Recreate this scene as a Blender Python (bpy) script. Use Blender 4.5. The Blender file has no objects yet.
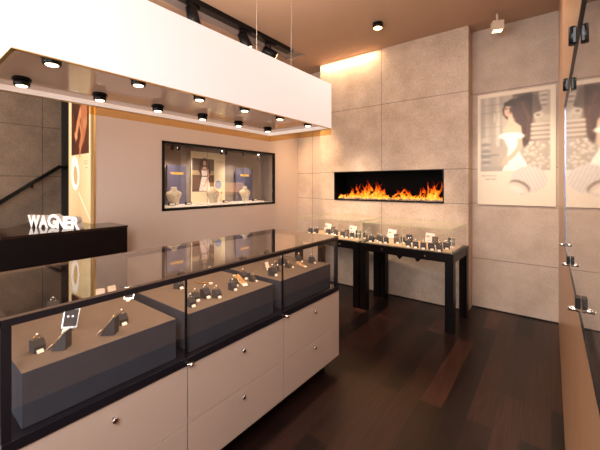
import bpy, bmesh, math, random
import numpy as np
from mathutils import Vector, Matrix
random.seed(7)
rng = np.random.RandomState(5)
scene = bpy.context.scene
COL = scene.collection
PI = math.pi

# ------------------------------------------------------------------ helpers
def s2l(c):
    c = c / 255.0
    return c / 12.92 if c <= 0.04045 else ((c + 0.055) / 1.055) ** 2.4
def rgb(r, g, b): return (s2l(r), s2l(g), s2l(b), 1.0)

class MB:
    """collects shapes into one mesh"""
    def __init__(self): self.bm = bmesh.new()
    def _m(self, verts, idx):
        fs = set()
        for v in verts:
            for f in v.link_faces: fs.add(f)
        for f in fs: f.material_index = idx
    def box(self, a, b, idx=0, bevel=0.0):
        x0, x1 = sorted((a[0], b[0])); y0, y1 = sorted((a[1], b[1])); z0, z1 = sorted((a[2], b[2]))
        tmp = bmesh.new()
        vs = [tmp.verts.new(p) for p in ((x0,y0,z0),(x1,y0,z0),(x1,y1,z0),(x0,y1,z0),(x0,y0,z1),(x1,y0,z1),(x1,y1,z1),(x0,y1,z1))]
        for q in ((0,3,2,1),(4,5,6,7),(0,1,5,4),(1,2,6,5),(2,3,7,6),(3,0,4,7)):
            tmp.faces.new([vs[i] for i in q])
        if bevel > 0:
            bmesh.ops.bevel(tmp, geom=list(tmp.edges), offset=bevel, segments=2, affect='EDGES', profile=0.6)
        self._add(tmp, idx); return self
    def _add(self, tmp, idx=None, mat=None):
        if mat is not None: bmesh.ops.transform(tmp, matrix=mat, verts=tmp.verts)
        m = {}
        for v in tmp.verts: m[v] = self.bm.verts.new(v.co)
        for f in tmp.faces:
            try: nf = self.bm.faces.new([m[v] for v in f.verts])
            except ValueError: continue
            nf.material_index = f.material_index if idx is None else idx
            nf.smooth = f.smooth
        tmp.free()
    def rbox(self, size, mat, idx=0, bevel=0.0):
        t = MB(); t.box((-size[0]/2,-size[1]/2,-size[2]/2),(size[0]/2,size[1]/2,size[2]/2), idx, bevel)
        self._add(t.bm, idx, mat); return self
    def prism(self, pts, y0, y1, idx=0, axis='y'):
        """polygon (a,b) extruded along axis"""
        def P(a, b, t):
            return {'y': (a, t, b), 'x': (t, a, b), 'z': (a, b, t)}[axis]
        v0 = [self.bm.verts.new(P(a, b, y0)) for a, b in pts]
        v1 = [self.bm.verts.new(P(a, b, y1)) for a, b in pts]
        n = len(pts); fs = []
        fs.append(self.bm.faces.new(v0)); fs.append(self.bm.faces.new(list(reversed(v1))))
        for i in range(n):
            j = (i + 1) % n
            fs.append(self.bm.faces.new((v0[i], v1[i], v1[j], v0[j])))
        for f in fs: f.material_index = idx
        bmesh.ops.recalc_face_normals(self.bm, faces=fs)
        return self
    def tube(self, pts, r, seg=10, idx=0, closed=False, smooth=True):
        pts = [Vector(p) for p in pts]; n = len(pts)
        rs = r if isinstance(r, (list, tuple)) else [r] * n
        rings = []; prev = None
        for i, p in enumerate(pts):
            if closed: d = pts[(i+1) % n] - pts[i-1]
            else: d = pts[min(i+1, n-1)] - pts[max(i-1, 0)]
            d.normalize()
            if prev is None:
                up = Vector((0,0,1)) if abs(d.z) < 0.9 else Vector((1,0,0))
                u = d.cross(up).normalized()
            else:
                u = (prev - d * prev.dot(d)).normalized()
            prev = u; w = d.cross(u)
            rings.append([self.bm.verts.new(p + (u*math.cos(2*PI*k/seg) + w*math.sin(2*PI*k/seg)) * rs[i]) for k in range(seg)])
        m = n if closed else n - 1
        for i in range(m):
            A, B = rings[i], rings[(i+1) % n]
            for k in range(seg):
                f = self.bm.faces.new((A[k], A[(k+1)%seg], B[(k+1)%seg], B[k])); f.smooth = smooth; f.material_index = idx
        if not closed:
            for R in (list(reversed(rings[0])), rings[-1]):
                f = self.bm.faces.new(R); f.material_index = idx
        return self
    def lathe(self, prof, c=(0,0,0), seg=20, idx=0, mat=None, smooth=True):
        t = bmesh.new(); rings = []
        for r, z in prof:
            rings.append([t.verts.new((r*math.cos(2*PI*k/seg), r*math.sin(2*PI*k/seg), z)) for k in range(seg)])
        for i in range(len(rings)-1):
            for k in range(seg):
                f = t.faces.new((rings[i][k], rings[i][(k+1)%seg], rings[i+1][(k+1)%seg], rings[i+1][k])); f.smooth = smooth
        t.faces.new(list(reversed(rings[0]))); t.faces.new(rings[-1])
        M = mat if mat is not None else Matrix.Translation(Vector(c))
        self._add(t, idx, M); return self
    def build(self, name, mats, parent=None, world=False, **k):
        me = bpy.data.meshes.new(name)
        if world and parent is not None:
            bmesh.ops.translate(self.bm, verts=self.bm.verts, vec=-Vector(root_loc(parent)))
        bmesh.ops.recalc_face_normals(self.bm, faces=self.bm.faces)
        self.bm.to_mesh(me); self.bm.free()
        if not isinstance(mats, (list, tuple)): mats = [mats]
        for m in mats: me.materials.append(m)
        o = bpy.data.objects.new(name, me); COL.objects.link(o)
        if parent is not None: o.parent = parent
        for a, b in k.items(): o[a] = b
        return o
def root_loc(p):
    v = Vector((0,0,0))
    while p is not None: v = v + p.location; p = p.parent
    return v
def thing(name, label, cat, loc=(0,0,0), rz=0, group=None):
    o = bpy.data.objects.new(name, None); COL.objects.link(o)
    o.empty_display_size = 0.1
    o.location = loc; o.rotation_euler = (0,0,rz); o['label'] = label; o['category'] = cat
    if group: o['group'] = group
    return o
def tag(o, label, cat, group=None):
    o['label'] = label; o['category'] = cat
    if group: o['group'] = group
    return o
def struct(name, mb, m): return mb.build(name, m, kind='structure')
def dup(root, loc, rz, label, group=None, scale=None):
    r = root.copy(); COL.objects.link(r); r.location = loc; r.rotation_euler = (0,0,rz)
    r['label'] = label
    if group: r['group'] = group
    if scale: r.scale = (scale,)*3
    for ch in list(root.children):
        c = ch.copy(); COL.objects.link(c); c.parent = r
        for g in ch.children:
            d = g.copy(); COL.objects.link(d); d.parent = c
    return r

# ------------------------------------------------------------------ materials
def newmat(name):
    m = bpy.data.materials.new(name); m.use_nodes = True
    nt = m.node_tree; nt.nodes.clear()
    return m, nt, nt.nodes.new('ShaderNodeOutputMaterial')
def N(nt, t, **k):
    n = nt.nodes.new(t)
    for a, b in k.items(): setattr(n, a, b)
    return n
def setin(n, **k):
    for a, b in k.items(): n.inputs[a.replace('_', ' ')].default_value = b
def simple(name, col, rough=0.5, metal=0.0, var=0.06, scale=40, bump=0.0, spec=0.5, emit=None, es=0.0, coat=0.0):
    m, nt, out = newmat(name)
    p = N(nt, 'ShaderNodeBsdfPrincipled'); L = nt.links
    tc = N(nt, 'ShaderNodeTexCoord'); no = N(nt, 'ShaderNodeTexNoise')
    no.inputs['Scale'].default_value = scale; no.inputs['Detail'].default_value = 3
    L.new(tc.outputs['Object'], no.inputs['Vector'])
    mx = N(nt, 'ShaderNodeMix', data_type='RGBA')
    mx.inputs[6].default_value = tuple(c*(1-var) for c in col[:3]) + (1,)
    mx.inputs[7].default_value = tuple(min(1, c*(1+var)) for c in col[:3]) + (1,)
    L.new(no.outputs['Fac'], mx.inputs[0]); L.new(mx.outputs[2], p.inputs['Base Color'])
    p.inputs['Roughness'].default_value = rough; p.inputs['Metallic'].default_value = metal
    p.inputs['Specular IOR Level'].default_value = spec; p.inputs['Coat Weight'].default_value = coat
    if bump:
        b = N(nt, 'ShaderNodeBump'); b.inputs['Strength'].default_value = bump; b.inputs['Distance'].default_value = 0.002
        L.new(no.outputs['Fac'], b.inputs['Height']); L.new(b.outputs['Normal'], p.inputs['Normal'])
    if emit is not None:
        p.inputs['Emission Color'].default_value = emit; p.inputs['Emission Strength'].default_value = es
    L.new(p.outputs[0], out.inputs[0])
    return m
def emission(name, col, s):
    m, nt, out = newmat(name)
    e = N(nt, 'ShaderNodeEmission'); e.inputs[0].default_value = col; e.inputs[1].default_value = s
    nt.links.new(e.outputs[0], out.inputs[0]); return m
def glass(name, tint=(1,1,1,1), f0=0.04, mirror=1.0):
    m, nt, out = newmat(name); L = nt.links
    g = N(nt, 'ShaderNodeNewGeometry')
    d = N(nt, 'ShaderNodeVectorMath', operation='DOT_PRODUCT')
    L.new(g.outputs['Normal'], d.inputs[0]); L.new(g.outputs['Incoming'], d.inputs[1])
    a = N(nt, 'ShaderNodeMath', operation='ABSOLUTE'); L.new(d.outputs['Value'], a.inputs[0])
    s = N(nt, 'ShaderNodeMath', operation='SUBTRACT', use_clamp=True); s.inputs[0].default_value = 1; L.new(a.outputs[0], s.inputs[1])
    p = N(nt, 'ShaderNodeMath', operation='POWER'); L.new(s.outputs[0], p.inputs[0]); p.inputs[1].default_value = 5
    q = N(nt, 'ShaderNodeMath', operation='MULTIPLY_ADD'); L.new(p.outputs[0], q.inputs[0]); q.inputs[1].default_value = (1-f0)*mirror; q.inputs[2].default_value = f0
    t = N(nt, 'ShaderNodeBsdfTransparent'); t.inputs[0].default_value = tint
    gl = N(nt, 'ShaderNodeBsdfGlossy'); gl.inputs['Roughness'].default_value = 0.0; gl.inputs[0].default_value = (1,1,1,1)
    mx = N(nt, 'ShaderNodeMixShader'); L.new(q.outputs[0], mx.inputs[0]); L.new(t.outputs[0], mx.inputs[1]); L.new(gl.outputs[0], mx.inputs[2])
    L.new(mx.outputs[0], out.inputs[0]); return m
def jointed(name, base, dark, uaxis, ujoints, zjoints, rough=0.75, jw=0.006, pit=0.5, jdark=0.45, utop=None):
    """stone slabs: joints at world coordinates (meshes are built in world space)"""
    m, nt, out = newmat(name); L = nt.links
    p = N(nt, 'ShaderNodeBsdfPrincipled'); p.inputs['Roughness'].default_value = rough
    tc = N(nt, 'ShaderNodeTexCoord'); sp = N(nt, 'ShaderNodeSeparateXYZ'); L.new(tc.outputs['Object'], sp.inputs[0])
    n1 = N(nt, 'ShaderNodeTexNoise'); setin(n1, Scale=3.5, Detail=6.0, Roughness=0.65); L.new(tc.outputs['Object'], n1.inputs['Vector'])
    n2 = N(nt, 'ShaderNodeTexNoise'); setin(n2, Scale=75.0, Detail=4.0, Roughness=0.7); L.new(tc.outputs['Object'], n2.inputs['Vector'])
    n3 = N(nt, 'ShaderNodeTexVoronoi'); setin(n3, Scale=34.0); L.new(tc.outputs['Object'], n3.inputs['Vector'])
    mx = N(nt, 'ShaderNodeMix', data_type='RGBA'); mx.inputs[6].default_value = dark; mx.inputs[7].default_value = base
    ad = N(nt, 'ShaderNodeMath', operation='ADD'); L.new(n1.outputs['Fac'], ad.inputs[0]); L.new(n2.outputs['Fac'], ad.inputs[1])
    mr = N(nt, 'ShaderNodeMapRange'); mr.inputs[1].default_value = 0.75; mr.inputs[2].default_value = 1.25; L.new(ad.outputs[0], mr.inputs[0])
    L.new(mr.outputs[0], mx.inputs[0])
    # pits
    pm = N(nt, 'ShaderNodeMapRange'); pm.inputs[1].default_value = 0.05; pm.inputs[2].default_value = 0.22; pm.inputs[3].default_value = 1-pit; pm.inputs[4].default_value = 1.0
    L.new(n3.outputs['Distance'], pm.inputs[0])
    cur = pm.outputs[0]
    jl = [('Z', z, None) for z in zjoints] + [(uaxis, u, zr) for u, zr in ujoints]
    for ax, v, zr in jl:
        s = N(nt, 'ShaderNodeMath', operation='SUBTRACT'); L.new(sp.outputs[ax], s.inputs[0]); s.inputs[1].default_value = v
        a = N(nt, 'ShaderNodeMath', operation='ABSOLUTE'); L.new(s.outputs[0], a.inputs[0])
        g = N(nt, 'ShaderNodeMapRange'); g.inputs[1].default_value = jw*0.4; g.inputs[2].default_value = jw; g.inputs[3].default_value = jdark; g.inputs[4].default_value = 1.0
        L.new(a.outputs[0], g.inputs[0])
        mm = N(nt, 'ShaderNodeMath', operation='MINIMUM'); L.new(cur, mm.inputs[0]); L.new(g.outputs[0], mm.inputs[1]); cur = mm.outputs[0]
    mul = N(nt, 'ShaderNodeMix', data_type='RGBA', blend_type='MULTIPLY'); mul.inputs[0].default_value = 1.0
    L.new(mx.outputs[2], mul.inputs[6])
    cc = N(nt, 'ShaderNodeCombineColor'); 
    for i in range(3): L.new(cur, cc.inputs[i])
    L.new(cc.outputs[0], mul.inputs[7]); L.new(mul.outputs[2], p.inputs['Base Color'])
    b = N(nt, 'ShaderNodeBump'); b.inputs['Strength'].default_value = 0.35; b.inputs['Distance'].default_value = 0.003
    L.new(cur, b.inputs['Height']); L.new(b.outputs['Normal'], p.inputs['Normal'])
    L.new(p.outputs[0], out.inputs[0]); return m
def plank_floor():
    m, nt, out = newmat('dark walnut planks'); L = nt.links
    p = N(nt, 'ShaderNodeBsdfPrincipled')
    tc = N(nt, 'ShaderNodeTexCoord')
    mp = N(nt, 'ShaderNodeMapping'); mp.inputs['Rotation'].default_value = (0,0,PI/2); L.new(tc.outputs['Object'], mp.inputs['Vector'])
    br = N(nt, 'ShaderNodeTexBrick', offset=0.37, offset_frequency=2)
    p.inputs['Specular IOR Level'].default_value = .2
    setin(br, Scale=1.0, Mortar_Size=0.0018, Mortar_Smooth=0.1, Bias=0.0, Brick_Width=1.15, Row_Height=0.145)
    br.inputs['Color1'].default_value = (0,0,0,1); br.inputs['Color2'].default_value = (1,1,1,1); br.inputs['Mortar'].default_value = (0,0,0,1)
    L.new(mp.outputs[0], br.inputs['Vector'])
    cr = N(nt, 'ShaderNodeValToRGB')
    e = cr.color_ramp.elements; e[0].position = 0.0; e[0].color = rgb(20,11,10); e[1].position = 1.0; e[1].color = rgb(62,35,26)
    x = cr.color_ramp.elements.new(0.45); x.color = rgb(32,18,15)
    x = cr.color_ramp.elements.new(0.8); x.color = rgb(48,27,21)
    L.new(br.outputs['Color'], cr.inputs[0])
    mp2 = N(nt, 'ShaderNodeMapping'); mp2.inputs['Scale'].default_value = (38, 1.6, 1); L.new(tc.outputs['Object'], mp2.inputs['Vector'])
    no = N(nt, 'ShaderNodeTexNoise'); setin(no, Scale=1.6, Detail=6.0, Roughness=0.6); L.new(mp2.outputs[0], no.inputs['Vector'])
    mr = N(nt, 'ShaderNodeMapRange'); mr.inputs[1].default_value = 0.3; mr.inputs[2].default_value = 0.7; mr.inputs[3].default_value = 0.55; mr.inputs[4].default_value = 1.35
    L.new(no.outputs['Fac'], mr.inputs[0])
    cc = N(nt, 'ShaderNodeCombineColor')
    for i in range(3): L.new(mr.outputs[0], cc.inputs[i])
    mul = N(nt, 'ShaderNodeMix', data_type='RGBA', blend_type='MULTIPLY'); mul.inputs[0].default_value = 1
    L.new(cr.outputs[0], mul.inputs[6]); L.new(cc.outputs[0], mul.inputs[7])
    L.new(mul.outputs[2], p.inputs['Base Color'])
    p.inputs['Roughness'].default_value = 0.30; p.inputs['Specular IOR Level'].default_value = 0.25
    L.new(p.outputs[0], out.inputs[0]); return m
def vcol_mat(name, rough=0.35, emit=0.0):
    m, nt, out = newmat(name); L = nt.links
    p = N(nt, 'ShaderNodeBsdfPrincipled'); a = N(nt, 'ShaderNodeAttribute'); a.attribute_name = 'Col'
    L.new(a.outputs['Color'], p.inputs['Base Color']); p.inputs['Roughness'].default_value = rough
    if emit:
        L.new(a.outputs['Color'], p.inputs['Emission Color']); p.inputs['Emission Strength'].default_value = emit
    L.new(p.outputs[0], out.inputs[0]); return m
def grain_mat(name, c1, c2, rough=0.4, axis_scale=(60,60,2)):
    m, nt, out = newmat(name); L = nt.links
    p = N(nt, 'ShaderNodeBsdfPrincipled'); tc = N(nt, 'ShaderNodeTexCoord')
    mp = N(nt, 'ShaderNodeMapping'); mp.inputs['Scale'].default_value = axis_scale; L.new(tc.outputs['Object'], mp.inputs['Vector'])
    no = N(nt, 'ShaderNodeTexNoise'); setin(no, Scale=1.0, Detail=5.0, Roughness=0.6); L.new(mp.outputs[0], no.inputs['Vector'])
    mx = N(nt, 'ShaderNodeMix', data_type='RGBA'); mx.inputs[6].default_value = c1; mx.inputs[7].default_value = c2
    mr = N(nt, 'ShaderNodeMapRange'); mr.inputs[1].default_value = 0.3; mr.inputs[2].default_value = 0.7; L.new(no.outputs['Fac'], mr.inputs[0])
    L.new(mr.outputs[0], mx.inputs[0]); L.new(mx.outputs[2], p.inputs['Base Color'])
    p.inputs['Roughness'].default_value = rough; p.inputs['Specular IOR Level'].default_value = 0.2; L.new(p.outputs[0], out.inputs[0]); return m

ZJ = [2.61, 1.69, 1.272, 0.60]
M = {}
M['block'] = jointed('fireplace stone slabs', rgb(214,194,176), rgb(176,154,134), 'X', [(-1.862, None)], [2.61, 1.69, 1.272], pit=0.35)
M['stone'] = jointed('recessed stone slabs', rgb(208,188,172), rgb(178,158,142), 'X', [(-3.2, None)], ZJ, pit=0.3)
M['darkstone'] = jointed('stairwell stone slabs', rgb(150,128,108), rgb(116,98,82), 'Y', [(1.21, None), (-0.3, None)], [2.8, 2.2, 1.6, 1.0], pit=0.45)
M['plaster'] = simple('pinkish beige plaster', rgb(212,194,182), 0.6, var=0.02, scale=3)
M['ceil'] = simple('taupe ceiling paint', rgb(176,146,124), 0.9, var=0.03, scale=60)
M['floor'] = plank_floor()
M['veneer'] = grain_mat('right wall satin veneer', rgb(168,130,98), rgb(188,150,116), 0.3)
M['fabric'] = simple('white lampshade fabric', rgb(206,204,206), 0.8, var=0.015, scale=300, bump=0.1, emit=rgb(255,240,228), es=0.22)
M['fabric_in'] = simple('white inner shade lining', rgb(238,228,218), 0.5, var=0.02, emit=rgb(255,230,215), es=0.38)
M['gold'] = simple('brushed gold edge trim', rgb(226,188,120), 0.35, 0.8, var=0.1)
M['soffit'] = simple('glossy taupe soffit panel', rgb(190,158,138), 0.08, 0.0, var=0.02, scale=4, spec=0.35, emit=rgb(190,150,125), es=0.16)  # slight glow added in the material to brighten the underside
M['amber'] = glass('amber tinted strip', (0.93,0.76,0.50,1), 0.03, 0.3)
M['black'] = simple('satin black metal', rgb(14,13,16), 0.35, 0.0, var=0.1, spec=.25)
M['frame'] = simple('black counter frame', rgb(22,22,30), 0.3, 0.1, var=0.1)
M['laminate'] = simple('warm beige laminate', rgb(196,176,163), 0.45, var=0.02, scale=8)
M['gap'] = simple('shadow gap interior', rgb(40,33,30), 0.8)
M['kick'] = simple('black plinth board', rgb(14,12,13), 0.6)
M['felt'] = simple('charcoal suede covering', rgb(62,65,74), 0.95, var=0.16, scale=14, spec=0.1)
M['felt_lit'] = simple('warm lit suede plinth top', rgb(98,84,74), 0.95, var=0.14, scale=16, spec=0.1)  # same suede as the sides, warm spotlight put into the colour
M['steelblue'] = simple('bluish polished glass edge', rgb(120,132,158), 0.25, 0.6, var=0.1)
M['chaing'] = simple('pale gold chain', rgb(240,214,176), 0.25, 1.0, var=0.2)
M['desk'] = grain_mat('black brown stained oak', rgb(14,6,6), rgb(20,9,9), 0.5, (3,60,60))
M['goldl'] = simple('gold foil lettering', rgb(240,190,90), 0.4, 0.2, emit=rgb(255,190,90), es=0.25)
M['desktop'] = simple('polished black desk top', rgb(34,20,17), 0.09, var=0.05, spec=0.8)
M['wenge'] = grain_mat('wenge table wood', rgb(9,5,5), rgb(15,9,9), 0.35, (60,60,3))
M['glass'] = glass('clear glass')
M['topglass'] = glass('smoky glass top', (0.93,0.90,0.87,1), 0.05)
M['wallglass'] = glass('wall showcase glass', (0.96,0.96,0.96,1), 0.04)
M['edge'] = simple('green glass edge', rgb(120,160,140), 0.2, var=0.1, emit=rgb(140,180,160), es=0.15)
M['bronze'] = simple('bronze tinted glass edge', rgb(112,92,78), 0.15, var=0.1)
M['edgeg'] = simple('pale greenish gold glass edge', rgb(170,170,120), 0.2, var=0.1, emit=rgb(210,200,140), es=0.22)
M['chrome'] = simple('polished chrome', rgb(215,212,208), 0.15, 1.0, var=0.03)
M['silver'] = simple('silver jewellery metal', rgb(232,230,228), 0.18, 1.0, var=0.03)
M['goldj'] = simple('yellow gold jewellery', rgb(236,190,110), 0.2, 1.0, var=0.05)
M['gem'] = simple('bright cut gemstone', rgb(240,244,255), 0.05, 0.0, spec=1.0, emit=rgb(255,250,240), es=0.35)
M['suede'] = simple('dark grey display velvet', rgb(56,54,58), 0.8, var=0.1)
M['tagw'] = simple('white price tag card', rgb(238,226,212), 0.6, var=0.02)
M['cream'] = simple('cream leatherette', rgb(222,204,182), 0.6, var=0.04)
M['tan'] = simple('tan suede tray', rgb(176,150,122), 0.8, var=0.08)
M['bust'] = simple('ivory bust linen', rgb(186,172,150), 0.8, var=0.08, scale=200)
M['navy'] = simple('slate blue display board', rgb(88,86,112), 0.7, var=0.05)
M['nichewall'] = simple('niche lining taupe grey', rgb(150,134,124), 0.8, var=0.05)
M['white'] = simple('white lacquer', rgb(240,232,224), 0.35, var=0.02)
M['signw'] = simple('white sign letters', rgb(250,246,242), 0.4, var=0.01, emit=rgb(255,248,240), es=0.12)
M['signside'] = simple('grey letter returns', rgb(196,188,182), 0.5, var=0.02)
M['lens'] = emission('lit lamp lens', rgb(255,226,184), 7.0)
M['lens2'] = emission('lit halogen lens', rgb(255,214,150), 8.0)
M['grey'] = simple('grey recess plate', rgb(150,140,140), 0.7, var=0.02)
M['fireblack'] = simple('firebox black steel', rgb(3,3,3), 0.7, var=0.05, spec=0.1)
M['pebble'] = simple('pale fire glass pebbles', rgb(150,130,115), 0.25, var=0.5, scale=60)
M['rail'] = simple('black handrail steel', rgb(20,19,20), 0.3, 0.5)
M['poster'] = vcol_mat('printed poster satin', 0.4)
M['lightbox'] = vcol_mat('backlit poster print', 0.4, 0.35)
M['nicheposter'] = vcol_mat('display card print', 0.5)
M['stripglow'] = emission('warm light strip', rgb(255,195,125), 0.45)
M['stairdark'] = simple('dark stairwell recess', rgb(40,34,32), 0.8)

# ------------------------------------------------------------------ setting
CZ = 3.38
XR = 0.062      # right wall plane
XN = -3.52      # niche wall plane
struct('floor', MB().box((-5.2,-3.2,-0.1),(0.6,4.9,0)), M['floor'])
b = MB()
# ceiling with the long track recess cut out (x -3.19..-2.83, y -2..3.79)
b.box((-5.2,-3.2,CZ),(-3.19,4.9,CZ+0.1)); b.box((-2.83,-3.2,CZ),(0.6,4.9,CZ+0.1)); b.box((-3.19,3.79,CZ),(-2.83,4.9,CZ+0.1)); b.box((-3.19,-3.2,CZ),(-2.83,-2.0,CZ+0.1))
struct('ceiling', b, M['ceil'])
struct('trim_1', MB().box((-3.19,-2.0,CZ+0.03),(-2.83,3.79,CZ+0.1)), M['grey'])
# fireplace block with opening
FX0, FX1, FZ0, FZ1 = -2.62, -1.05, 1.272, 1.686
BY = 4.25
b = MB()
b.box((-2.883,BY,0),(FX0,4.9,CZ)); b.box((FX1,BY,0),(-0.775,4.9,CZ)); b.box((FX0,BY,0),(FX1,4.9,FZ0)); b.box((FX0,BY,FZ1),(FX1,4.9,CZ))
struct('wall_back', b, M['block'])
struct('wall_back_recess_left', MB().box((-3.6,4.48,0),(-2.884,4.9,CZ)), M['stone'])
struct('wall_back_recess_right', MB().box((-0.774,4.48,0),(0.6,4.9,CZ)), M['stone'])
# right wall with showcase cavity
VY0, VY1, VZ0, VZ1 = -0.9, 1.90, 1.215, 1.85
b = MB()
b.box((XR,-3.2,0),(0.6,4.479,VZ0)); b.box((XR,-3.2,VZ1),(0.6,4.479,CZ)); b.box((XR,VY1,VZ0),(0.6,4.479,VZ1)); b.box((XR,-3.2,VZ0),(0.6,VY0,VZ1)); b.box((0.42,VY0,VZ0),(0.6,VY1,VZ1))
struct('wall_right', b, M['veneer'])
# left niche wall block (thick) with cavity
NY0, NY1, NZ0, NZ1 = 1.97, 3.887, 1.195, 2.005
WY0 = 1.283
b = MB()
b.box((-4.18,WY0,0),(XN,NY0,CZ)); b.box((-4.18,NY1,0),(XN,4.479,CZ)); b.box((-4.18,NY0,0),(XN,NY1,NZ0)); b.box((-4.18,NY0,NZ1),(XN,NY1,CZ)); b.box((-4.18,NY0,NZ0),(-3.87,NY1,NZ1))
struct('wall_left', b, M['plaster'])
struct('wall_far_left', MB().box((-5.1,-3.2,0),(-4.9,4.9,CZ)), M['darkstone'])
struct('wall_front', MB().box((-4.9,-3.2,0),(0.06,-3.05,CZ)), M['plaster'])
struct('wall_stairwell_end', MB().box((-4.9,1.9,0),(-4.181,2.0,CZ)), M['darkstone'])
struct('trim_2', MB().box((-4.899,1.40,0),(-4.86,1.465,CZ)), M['stairdark'])
struct('trim_3', MB().box((XN-0.012,WY0-0.012,0),(XN+0.004,WY0+0.004,CZ)), M['gold'])
# dark threshold line at foot of stone walls
b = MB(); b.box((-0.774,4.468,0),(XR,4.48,0.012)); b.box((-2.883,4.24,0),(-0.775,4.25,0.012))
struct('baseboard_back', b, M['kick'])

# ------------------------------------------------------------------ fireplace
t = thing('wall_fireplace', 'long black slot fireplace with flames set in the stone wall above the two display tables', 'fireplace', (-1.835,4.40,FZ0+0.004))
b = MB()
b.box((FX0+.004,4.255,FZ0+.001),(FX1-.004,4.60,FZ0+.006)); b.box((FX0+.004,4.255,FZ1-.006),(FX1-.004,4.60,FZ1-.001))
b.box((FX0+.001,4.255,FZ0+.001),(FX0+.012,4.60,FZ1-.001)); b.box((FX1-.012,4.255,FZ0+.001),(FX1-.001,4.60,FZ1-.001)); b.box((FX0+.001,4.59,FZ0+.001),(FX1-.001,4.60,FZ1-.001))
b.build('firebox', M['fireblack'], t, world=True)
b = MB()
for a, c in (((FX0-.004,4.243,FZ0-.006),(FX1+.004,4.262,FZ0+.004)), ((FX0-.004,4.243,FZ1-.004),(FX1+.004,4.262,FZ1+.006)), ((FX0-.004,4.243,FZ0),(FX0+.008,4.262,FZ1)), ((FX1-.008,4.243,FZ0),(FX1+.004,4.262,FZ1))): b.box(a, c)
b.build('frame', M['black'], t, world=True)
# pebbles
b = MB()
for i in range(900):
    x = random.uniform(FX0+.10, FX1-.03); y = random.uniform(4.27, 4.40); r = random.uniform(.007,.016)
    z = FZ0 + .006 + r*0.7 + random.random()*0.025*min(1,(y-4.26)/.04)
    tmp = bmesh.new(); bmesh.ops.create_icosphere(tmp, subdivisions=1, radius=r)
    b._add(tmp, 0, Matrix.Translation((x,y,z)) @ Matrix.Rotation(random.random()*3,4,'Z') @ Matrix.Diagonal((random.uniform(.8,1.6),1,.7,1)))
b.build('fire_glass_pebbles', M['pebble'], t, world=True, kind='stuff')
# flames : ribbons with colour by height
def flame_mat():
    m, nt, out = newmat('flame tongues'); L = nt.links
    a = N(nt, 'ShaderNodeAttribute'); a.attribute_name = 'Col'
    e = N(nt, 'ShaderNodeEmission'); e.inputs[1].default_value = 1.5; L.new(a.outputs['Color'], e.inputs[0])
    tr = N(nt, 'ShaderNodeBsdfTransparent')
    mx = N(nt, 'ShaderNodeMixShader'); tc = N(nt, 'ShaderNodeTexCoord'); no = N(nt, 'ShaderNodeTexNoise'); setin(no, Scale=19.0, Detail=2.0); L.new(tc.outputs['Object'], no.inputs['Vector'])
    rr = N(nt, 'ShaderNodeMapRange'); rr.inputs[1].default_value = .40; rr.inputs[2].default_value = .54; L.new(no.outputs['Fac'], rr.inputs[0])
    mu = N(nt, 'ShaderNodeMath', operation='MULTIPLY'); L.new(a.outputs['Alpha'], mu.inputs[0]); L.new(rr.outputs[0], mu.inputs[1]); L.new(mu.outputs[0], mx.inputs[0]); L.new(tr.outputs[0], mx.inputs[1]); L.new(e.outputs[0], mx.inputs[2])
    L.new(mx.outputs[0], out.inputs[0]); return m
verts, faces, cols = [], [], []
ramp = [(0.0,(255,205,90)),(0.2,(255,190,70)),(0.45,(255,140,30)),(0.7,(240,88,14)),(0.9,(200,46,8)),(1.0,(110,20,4))]
def rampc(t):
    t = max(0, min(1, t))
    for (a, ca), (c, cb) in zip(ramp, ramp[1:]):
        if t <= c:
            k = (t-a)/(c-a); return [s2l(ca[i]*(1-k)+cb[i]*k) for i in range(3)]
    return [s2l(v) for v in ramp[-1][1]]
def tongue(x, y, z0, h, w, lean, heat):
    n = 12; base = len(verts); ph = random.random()*6; fr = random.uniform(1.2,2.6); am = random.uniform(.1,.3)*w*1.6
    for i in range(n+1):
        tt = i/n
        ww = w*(math.sin(PI*min(1, tt*1.0+0.22))**0.8 if tt < .78 else math.sin(PI*1.0)*0 + math.sin(PI*(1.0))*0 + (1-tt)*1.6) * (1+.25*math.sin(ph*3+tt*9))
        ww = max(0.0004, ww*(1-tt**3))
        cx = x + lean*tt*tt*h + am*math.sin(ph+fr*tt*PI)
        yy = y + .012*math.sin(ph+tt*5)
        for s, dy in ((-1,0.0),(0,-.35*ww),(1,0.0)):
            verts.append((cx+s*ww/2, yy+dy, z0+tt*h))
            c = rampc(tt*1.0/heat + (0.22 if s != 0 else 0.0) + random.uniform(-.05,.05))
            al = 0.55 if s != 0 else 0.95
            if tt > .85: al *= (1-tt)/.15*0.8+.2
            cols.append(c+[al])
    for i in range(n):
        for k in (0,1):
            a = base+i*3+k; faces.append((a, a+1, a+4, a+3))
prof = [(-2.566,.03),(-2.527,.08),(-2.452,.11),(-2.377,.19),(-2.322,.13),(-2.268,.23),(-2.233,.12),(-2.18,.18),(-2.145,.27),(-2.059,.305),(-1.985,.27),(-1.942,.17),(-1.893,.215),(-1.854,.12),(-1.765,.08),(-1.718,.09),(-1.672,.16),(-1.636,.09),(-1.596,.19),(-1.552,.13),(-1.516,.16),(-1.478,.07),(-1.435,.09),(-1.401,.13),(-1.364,.20),(-1.328,.09),(-1.281,.12),(-1.259,.26),(-1.213,.25),(-1.181,.265),(-1.146,.14),(-1.128,.10),(-1.102,.06)]
def hgt(x):
    for (a,ha),(c,hb) in zip(prof, prof[1:]):
        if a <= x <= c: return ha+(hb-ha)*(x-a)/(c-a)
    return .04
for x, h in prof:
    for k in range(3 if h > .15 else (1 if h > .1 else 0)):
        tongue(x+random.uniform(-.012,.012), random.uniform(4.33,4.42), FZ0+.03, h*random.uniform(.82,1.04), random.uniform(.045,.08), random.uniform(-.35,.35), 0.9 if h > .15 else .75)
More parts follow.
